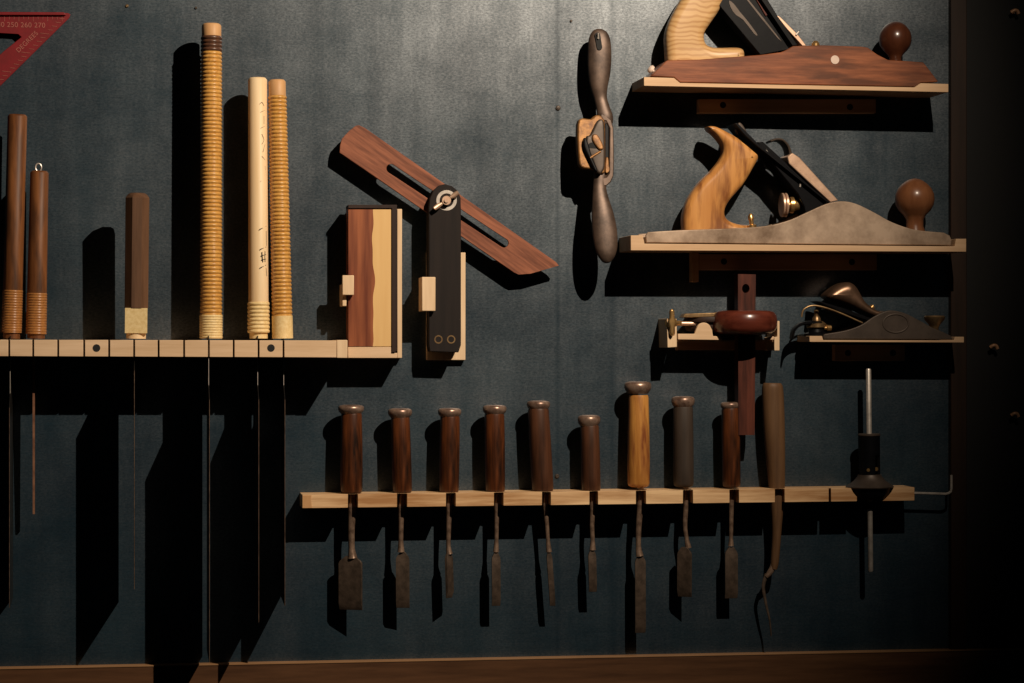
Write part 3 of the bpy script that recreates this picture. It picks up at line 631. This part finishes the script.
# ------------------------------------------------------------------ block plane (lowest shelf)
o = thing('block_plane', 'small dark low-angle block plane with a domed bronze cap, on the lowest shelf', 'plane', U(885, 340, 30))
top = smooth([(824.5, 334), (845, 330.6), (860.6, 325.2), (873, 317.2), (883.4, 311.9), (892, 310.4), (904.5, 313), (918.6, 320), (932.6, 327.6), (943, 332)], 4, False)
out = top + [(951.5, 336), (952.6, 339.6), (823.6, 339.2), (823, 336)]
bm = NB(); poly(bm, out, 50, 53.5); poly(bm, out, 8, 11.5, at=53.5); part('side_wing', bm, 'cast_dark', o, bev=.8)
bm = NB(); poly(bm, [(824, 334.6), (950, 335.4), (952.4, 339.6), (823.6, 339.2)], 11.4, 50.1, at=53.5); part('sole', bm, 'cast_dark', o, bev=.4)
bm = NB(); n = 36; C = [U(895.7 + 12.6 * math.cos(2 * math.pi * i / n), 323.4 + 9.2 * math.sin(2 * math.pi * i / n), 53.6) for i in range(n + 1)]
loft(bm, C, [(.9, .7)] * (n + 1), 8, cap=False); part('finger_grip', bm, 'cast_dark', o)
bm = NB(); cap = smooth([(823.5, 298), (828.5, 290), (838.5, 283.6), (848, 282.8), (854.6, 288.6), (862, 301.6), (872, 309.5), (878.5, 313), (869.4, 317), (843, 304.6)], 4)
pillow(bm, cap, 32, 17, 9); part('domed_cap', bm, 'bronze', o, sharp=60, label='domed bronze cap')
bm = NB(); poly(bm, [(816.5, 301), (820, 301.2), (843, 308), (872, 318.5), (868, 320.5), (840, 311.4)], 15, 48); poly(bm, [(828, 306.8), (866, 321.3), (864, 323.4), (826, 309.6)], 20, 44); part('plane_iron', bm, 'black', o, bev=.3)
bm = NB(); tube(bm, [(801.6, 317, 46), (803.4, 310, 46), (810.5, 306, 46), (820, 306.4, 46), (837.7, 312, 46), (862.3, 322.9, 46)], 1.0, 10); part('lever_rim', bm, 'brass_old', o, label='thin bright curved rim')
bm = NB(); lathe(bm, U(816.5, 322, 34), U(816.3, 309, 34), [(0, 4.5), (.3, 4.2), (.5, 2.2), (.9, 2.6), (1, 1.4)], 16); part('adjuster_post', bm, 'brass_old', o)
bm = NB(); lathe(bm, U(816.5, 328.4, 34), U(816.5, 321, 34), [(0, 8), (.15, 10), (.6, 10), (.8, 8), (1, 6)], 24); part('depth_wheel', bm, 'brass_old', o)
bm = NB(); lathe(bm, U(816.5, 336, 34), U(816.5, 328.4, 34), [(0, 13), (.3, 13), (.5, 9), (1, 8)], 24, .9); part('wheel_base', bm, 'black', o)
bm = NB(); C = smooth([(791.4, 338.6), (793.6, 330), (800, 324.4), (810, 322.8), (820, 323.6)], 5, False); loft(bm, [U(x, y, 36) for x, y in C], [(1 + 1.6 * i / len(C), 7) for i in range(len(C))], 14, 3); part('throat_lever', bm, 'black', o)
bm = NB(); lathe(bm, U(824, 328, 40), U(831, 328, 40), [(0, 2), (.3, 2), (.4, 3.3), (1, 2.8)], 14); part('side_nub', bm, 'brass', o)
bm = NB(); lathe(bm, U(869.8, 309.5, 40), U(873.2, 306, 40), [(0, 2), (.3, 3.2), (1, 2.4)], 14); part('cap_screw', bm, 'brass', o)
bm = NB(); lathe(bm, U(934.4, 333, 32), U(934.4, 315.6, 32), [(0, 4.5), (.3, 4.2), (.5, 6), (.75, 10), (.92, 10.8), (1, 9.6)], 24); part('front_knob', bm, 'brass_old', o)

# ------------------------------------------------------------------ marking gauge and its holder
o = thing('gauge_holder', 'small pale notched bracket carrying the marking gauge, below the middle shelf', 'holder', U(723, 345, 0))
bm = NB(); poly(bm, [(678, 333.8), (694.8, 333.8)] + smooth([(696, 330), (699, 324.4), (704.2, 322.6), (709, 324.6), (712.2, 330)], 4, False) + [(713, 336), (720.6, 336.6), (722.6, 340), (678, 339.6)], 44.5, 50); part('front_lip', bm, 'pale', o, bev=.5)
bm = NB(); poly(bm, [(764.4, 339.8), (765, 338.4), (771.6, 336.4), (774, 336.4), (774, 339.8)], 44, 50); part('front_lip', bm, 'pale', o, bev=.4)
bm = NB(); poly(bm, [(667, 318.6), (670.6, 318.6), (671.2, 333), (674, 336.5), (675, 333), (674.8, 320), (676.6, 318.6), (677, 347), (667.6, 347.6)], 0, 50); part('side_plate', bm, 'pale_v', o, bev=.4)
bm = NB(); poly(bm, [(777.4, 321), (779.6, 321), (779.6, 350.6), (774.4, 350.6), (774.4, 337.6), (777.4, 336.6)], 0, 50); part('side_plate', bm, 'pale_v', o, bev=.4)
bm = NB(); box(bm, 677, 341, 774.2, 350, 0, 12); box(bm, 677.5, 339.9, 735, 342, 12, 44); box(bm, 757, 339.9, 774.2, 342, 12, 44); part('base_board', bm, 'shelf', o, bev=.3)
o = thing('marking_gauge', 'marking gauge with rounded red brown fence and long upright wooden beam', 'gauge', U(746, 435, 32))
bm = NB()
poly(bm, [(738, 274), (755.8, 274.4), (754.6, 435), (738.4, 435)], 18, 37, holes=[[(745.8 + 3.8 * math.cos(2 * math.pi * i / 20), 288.5 + 4.6 * math.sin(2 * math.pi * i / 20)) for i in range(20)]]); part('beam', bm, 'rose_v', o, label='long upright wooden beam')
bm = NB(); ca = U(744.6, 334.6, 44); cb = U(744.6, 310.6, 44)
lathe(bm, ca, cb, [(0, 20), (.03, 26), (.12, 30), (.3, 32.2), (.55, 32.8), (.8, 31.8), (.93, 29.5), (.985, 26), (1, 22)], 48, 1.0); part('fence', bm, 'rosewood', o, sharp=60, label='rounded red brown fence')
bm = NB(); lathe(bm, U(712, 322.2, 26), U(712, 317, 26), [(0, 28.5), (.3, 29.5), (1, 27.5)], 40, .72)
ca = U(714, 331.5, 26); cb = U(714, 320.5, 26)
lathe(bm, ca, cb, [(0, 25), (.1, 28.5), (.5, 30), (.9, 29), (1, 27)], 40, .58); part('fence_wing', bm, 'walnut', o, sharp=60, label='left wing of the fence with shade painted into its dark colour')  # dark colour stands in for shade on the left of the fence
bm = NB(); poly(bm, [(682.4, 317.4), (685, 313.6), (716, 312.6), (721, 312.6), (718, 316.2), (712, 317), (690, 317.6)], 26, 46); part('wear_plate', bm, 'brass_old', o, bev=.7)
bm = NB(); poly(bm, [(715.2, 312.2), (722, 312), (720, 315), (716.6, 316.4)], 42, 47); part('plate_tip', bm, 'brass', o, bev=.5)
bm = NB(); lathe(bm, U(697, 323.6, 38), U(677, 323.4, 38), [(0, 2.4), (1, 2.4)], 18); part('thumbscrew_shaft', bm, 'copper_pale', o)
bm = NB(); pillow(bm, smooth([(669.4, 311), (671.6, 309), (674, 311), (674.4, 317), (675.8, 322), (674.4, 328), (673.8, 333.6), (671.8, 336), (669.8, 333.6), (669.4, 328), (668, 322), (669.4, 317)], 4), 53.5, 2.6, 1.8); lathe(bm, U(680.5, 323, 42), U(667.6, 323, 50), [(0, 2.4), (.4, 2.4), (.5, 5), (1, 4.6)], 20); part('thumbscrew', bm, 'brass', o)

# ------------------------------------------------------------------ chisel rail
CR = 45
o = thing('chisel_rail', 'long pale laminated rail with open slots that carries the row of chisels', 'rail', U(605, 508, 0))
sl = [(347.9, 357.8), (397, 407), (446, 455.6), (494, 503.4), (542, 550.7), (589.5, 598), (636, 646), (683, 693), (729.6, 739), (775, 784.6), (828.8, 831), (857, 881)]
part('slotted_board', comb(NB(), 302.3, 914.5, 0, CR, [(a, b, 12 if i < 11 else 16) for i, (a, b) in enumerate(sl)], U(302.3, 494.8, CR).z, U(302.3, 508.3, CR).z, U(914.5, 487.3, CR).z, U(914.5, 500.6, CR).z, 12), 'rail', o, bev=.35)

bm = NB(); poly(bm, [(302.6, 495.3), (311.5, 495.2), (311, 500), (312, 507.9), (302.6, 508)], CR - .5, CR + .5); part('end_piece', bm, 'tan_top', o, label='darker brown left end')
# ------------------------------------------------------------------ chisels
D = 28
def chisel(label, cap, hx, hy, hw, shank, blade, hmat='chis', d=D, sr=3.4, rotb=0.0, gap=0.0, capmat='cap', bmat='blade_face'):
    """cap (cx, y0, y1, r); handle hx=(top x, bottom x) hy=(y0, y1) hw=(half top, half bottom); shank pts; blade (xc_top, xc_bot, half width, y0, y1)"""
    o = thing('chisel', label, 'chisel', U(hx[1], hy[1], d), 'chisels in the slotted rail')
    cx, y0, y1, r = cap
    A, B = U(cx, y0, d), U(cx, y1 + 1.5, d); bm = NB()
    lathe(bm, A, B, [(0, r * .6), (.08, r * .88), (.22, r * .99), (.5, r), (.72, r * .93), (.9, r * .8), (1, r * .74)], 28); part('striking_cap', bm, capmat, o, sharp=50)
    A, B = U(hx[0], hy[0], d), U(hx[1], hy[1], d); bm = NB()
    lathe(bm, A, B, [(0, hw[0] * .93), (.03, hw[0]), (.35, (hw[0] * .62 + hw[1] * .38) * 1.03), (.75, hw[1] * 1.02), (.955, hw[1]), (.985, hw[1] * .93), (1, hw[1] * .7)], 28, 1, 2.15); part('handle', bm, hmat, o, sharp=50)
    bm = NB(); tube(bm, [(p[0], p[1], d) for p in shank], [sr, sr * .95, sr * .8, sr * .75, sr * 1.15], 14, 6); part('shank', bm, 'steel', o, sharp=60)
    xt, xb, w, by0, by1 = blade
    # blade: flat bar with sloped shoulders and a ground bevel at the tip
    rows = [(by0 - 5, .38, 3), (by0, .9, 3), (by0 + 2.5, 1, 3), (by1 - 6.5, 1, 3), (by1, 1, .25)]
    bm = NB(); R = []
    ca, sa = math.cos(rotb), math.sin(rotb)
    for y, f, th in rows:
        t = (y - by0) / (by1 - by0); c = U(xt + (xb - xt) * t, y, d); ring_ = []
        for sx, sy in ((-1, -1), (1, -1), (1, 1), (-1, 1)):
            lx = sx * w * f; ly = (1.5 - th if sy < 0 else 1.5)      # flat back towards the board
            X = lx * ca - ly * sa; Y = lx * sa + ly * ca
            ring_.append(bm.verts.new(c + Vector((X * MM, Y * MM, 0))))
        R.append(ring_)
    for a, b in zip(R, R[1:]):
        for j in range(4): bm.faces.new((a[j], a[(j + 1) % 4], b[(j + 1) % 4], b[j]))
    bm.faces.new(R[0]); bm.faces.new(list(reversed(R[-1])))
    part('blade', bm, bmat, o, bev=.25, sharp=25)
    return o
chisel('widest chisel, dark brown handle, at the left end of the rail', (351, 404.8, 412.6, 12.8), (351.5, 351.5), (412.5, 493.5), (10.2, 10.8), [(351.5, 490), (352, 510), (351.3, 530), (351.6, 548), (352.6, 558)], (350.5, 350.5, 12, 561, 610), sr=4.2, rotb=-.45)
chisel('dark-handled chisel second from the left end, with a medium flat blade', (400, 408.2, 416.5, 12), (400.2, 402.6), (416, 493.5), (9.2, 9.4), [(401.8, 490), (401.4, 508), (401, 526), (400.8, 540), (401, 552)], (402.6, 402.8, 6.6, 557, 608), sr=3.2, rotb=-.2)
chisel('dark red-handled chisel third from the left end, with a short narrow blade', (449.6, 408, 416, 11.6), (450, 449), (415.5, 493.5), (9.6, 9.6), [(449, 490), (449, 510), (448.6, 530), (448.4, 546), (449.4, 554)], (448.8, 450, 4.6, 557, 598), sr=3.0, rotb=.75)
chisel('dark chisel fourth from the left end, narrow blade below a bright thin shank', (494.6, 405, 413.4, 11.8), (494.4, 495.4), (413, 493), (9.8, 9.6), [(496.6, 490), (496.8, 508), (496.6, 526), (496.4, 540), (496, 552)], (496, 496.2, 4.3, 557, 606), sr=2.7)
chisel('dark-handled chisel in the middle of the row, leaning with its blade out to the right', (538.4, 400.6, 408.6, 11.6), (538.2, 543), (408.2, 492.6), (10.4, 10.6), [(544.4, 489), (545.6, 508), (547, 526), (548, 540), (549, 552)], (549.2, 552.8, 2.8, 556, 606), 'chis2', sr=2.6)
chisel('short dull brown-handled chisel with a domed cap, right of the middle of the row', (589, 415, 425.2, 11.4), (589.6, 591.2), (425, 492), (9.2, 9.4), [(592, 489), (592.6, 508), (592, 526), (592.6, 540), (592.6, 550)], (592, 593, 4, 554, 592), 'chis2', sr=2.9)
chisel('tallest chisel, with an ochre handle and the longest blade', (637.8, 381.4, 392.2, 13.6), (638.6, 638.6), (395, 487), (10, 11), [(640.4, 484), (640.2, 505), (638.6, 528), (638.4, 546), (639.6, 556)], (640.2, 640.4, 5.4, 560, 633), 'chis_ochre', sr=3.6)
chisel('chisel with a charcoal grey handle and pale cap, right of the ochre one', (683, 396.2, 406.4, 11.8), (683, 683.6), (406, 487), (9.8, 10), [(685.8, 484), (686, 505), (685, 525), (686.5, 538), (688.4, 548)], (684.6, 684.4, 7.4, 552, 597), 'chis_grey', sr=2.9, rotb=-.6)
chisel('chisel with a worn dark handle, standing half behind the marking gauge shadow', (730, 402, 408.4, 9.6), (730.4, 731.6), (408, 487.5), (9, 9), [(731.6, 485), (731.4, 505), (731.2, 525), (731, 538), (731, 546)], (731.2, 731.4, 6.5, 552, 598.5), 'chis', sr=2.7)

# crooked knife at the right end of the row
o = thing('crooked_knife', 'long tan-handled crooked knife reaching through the rail, right of the chisels', 'knife', U(777, 487, 27))
bm = NB(); P = smooth([(772.4, 383), (772.4, 387), (773, 400), (774.4, 436), (776.8, 487), (776.6, 530), (774.8, 560), (773.6, 569)], 6, False)
Rr = smooth([(8.6, 8.2), (10.4, 9.8), (11, 10), (10.6, 10), (8.0, 8.0), (4.8, 6), (4.2, 5), (3.4, 4)], 6, False)
loft(bm, [U(x, y, 27) for x, y in P], [tuple(r) for r in Rr], 28, 2.2); part('handle', bm, 'chis_tan', o, sharp=60)
bm = NB(); tube(bm, [(774.5, 560, 27), (773, 567, 27), (769.5, 573, 27), (766, 577, 27)], [3.4, 3.4, 3.0, 2.2], 12); part('ferrule', bm, 'steel', o)
bm = NB(); P = smooth([(766.8, 574, 27), (763.4, 586, 27), (765.6, 602, 27), (769.6, 620, 27), (771.2, 636, 26)], 6, False)
loft(bm, [U(*p) for p in P], [(2.2 - 1.6 * i / len(P), .9) for i in range(len(P))], 10); part('blade', bm, 'blade_face', o)

# ------------------------------------------------------------------ rod tool and hex key
o = thing('rod_tool', 'upright steel rod with black collar and flared dark base, on the chisel rail', 'tool', U(869, 487, 34))
ax0 = (868.4, 368.6, 34); ax1 = (870.6, 571.8, 34)
AP = lambda y: axis_pt(ax0, ax1, y)
bm = NB(); lathe(bm, AP(368.6), AP(571.8), [(0, 2), (.006, 2.7), (.994, 2.7), (1, 2)], 20); part('rod', bm, 'bright', o)
bm = NB(); lathe(bm, AP(433.6), AP(435.6), [(0, 10.6), (.3, 11.3), (1, 11.3)], 28); part('collar_rim', bm, 'cast_dark', o)
bm = NB()
for a0, a1 in ((-.5, 2.3), (3.1, 5.0)):   # collar wall with two open windows
    n = 10; V = []
    for i in range(n + 1):
        a = a0 + (a1 - a0) * i / n; dv = Vector((math.cos(a), math.sin(a), 0))
        V.append([bm.verts.new(AP(y) + dv * r * MM) for y, r in ((435.6, 10.8), (476, 10.8), (476, 8.2), (435.6, 8.2))])
    for p, q in zip(V, V[1:]):
        for j in range(4): bm.faces.new((p[j], p[(j + 1) % 4], q[(j + 1) % 4], q[j]))
    bm.faces.new(V[0]); bm.faces.new(list(reversed(V[-1])))
lathe(bm, AP(435.6), AP(455), [(0, 10.8), (1, 10.8)], 28)
part('collar', bm, 'black', o)
bm = NB(); lathe(bm, AP(474.5), AP(487.6), [(0, 11.8), (.15, 12.4), (.5, 16.5), (.8, 22.5), (.92, 24.4), (1, 24)], 36); part('flared_base', bm, 'cast_dark', o, sharp=60)
bm = NB(); lathe(bm, AP(487.6), AP(509), [(0, 21.5), (.25, 20), (.5, 15.5), (.66, 10), (.7, 5), (1, 4.6)], 32); part('underside_cone', bm, 'black', o, sharp=50)
for x, y in ((868.3, 469.8), (876.2, 469)):
    bm = NB(); lathe(bm, U(x, y, 40), U(x, y + .4, 46.4), [(0, 1.4), (.6, 1.4), (.62, 2.2), (1, 1.6)], 14); part('clamp_screw', bm, 'brass', o)
o = thing('hex_key', 'thin bent steel hex key sticking out of the right end of the chisel rail', 'key', U(915, 493, 25))
bm = NB(); P = [U(905, 492.8, 25), U(930, 493.5, 25), U(945.5, 494, 25), U(948.6, 493.3, 25), U(950.8, 491.6, 25), U(951.4, 488.6, 25), U(951.4, 475, 25)]
loft(bm, P, [(1.3, 1.3)] * len(P), 6); tag(part('shaft', bm, 'bright', o, sharp=20))

# ------------------------------------------------------------------ light
L = Vector((.365, -1.095, .855))
ld = bpy.data.lights.new('workshop_spot', 'SPOT'); lo = bpy.data.objects.new('workshop_spot', ld); COL.objects.link(lo)
lo.location = L; ld.energy = 102; ld.color = (1, .84, .66); ld.shadow_soft_size = .006
ld.spot_size = math.radians(64); ld.spot_blend = 1.0
lo.rotation_euler = (U(370, 110, 0) - L).to_track_quat('-Z', 'Y').to_euler()
w = bpy.data.worlds.new('dim room'); S.world = w; w.use_nodes = True
w.node_tree.nodes['Background'].inputs[0].default_value = (.5, .75, 1, 1); w.node_tree.nodes['Background'].inputs[1].default_value = .002
S.view_settings.view_transform = 'Standard'; S.view_settings.look = 'None'; S.view_settings.gamma = 1; S.view_settings.use_curve_mapping = False
S.view_settings.exposure = 0
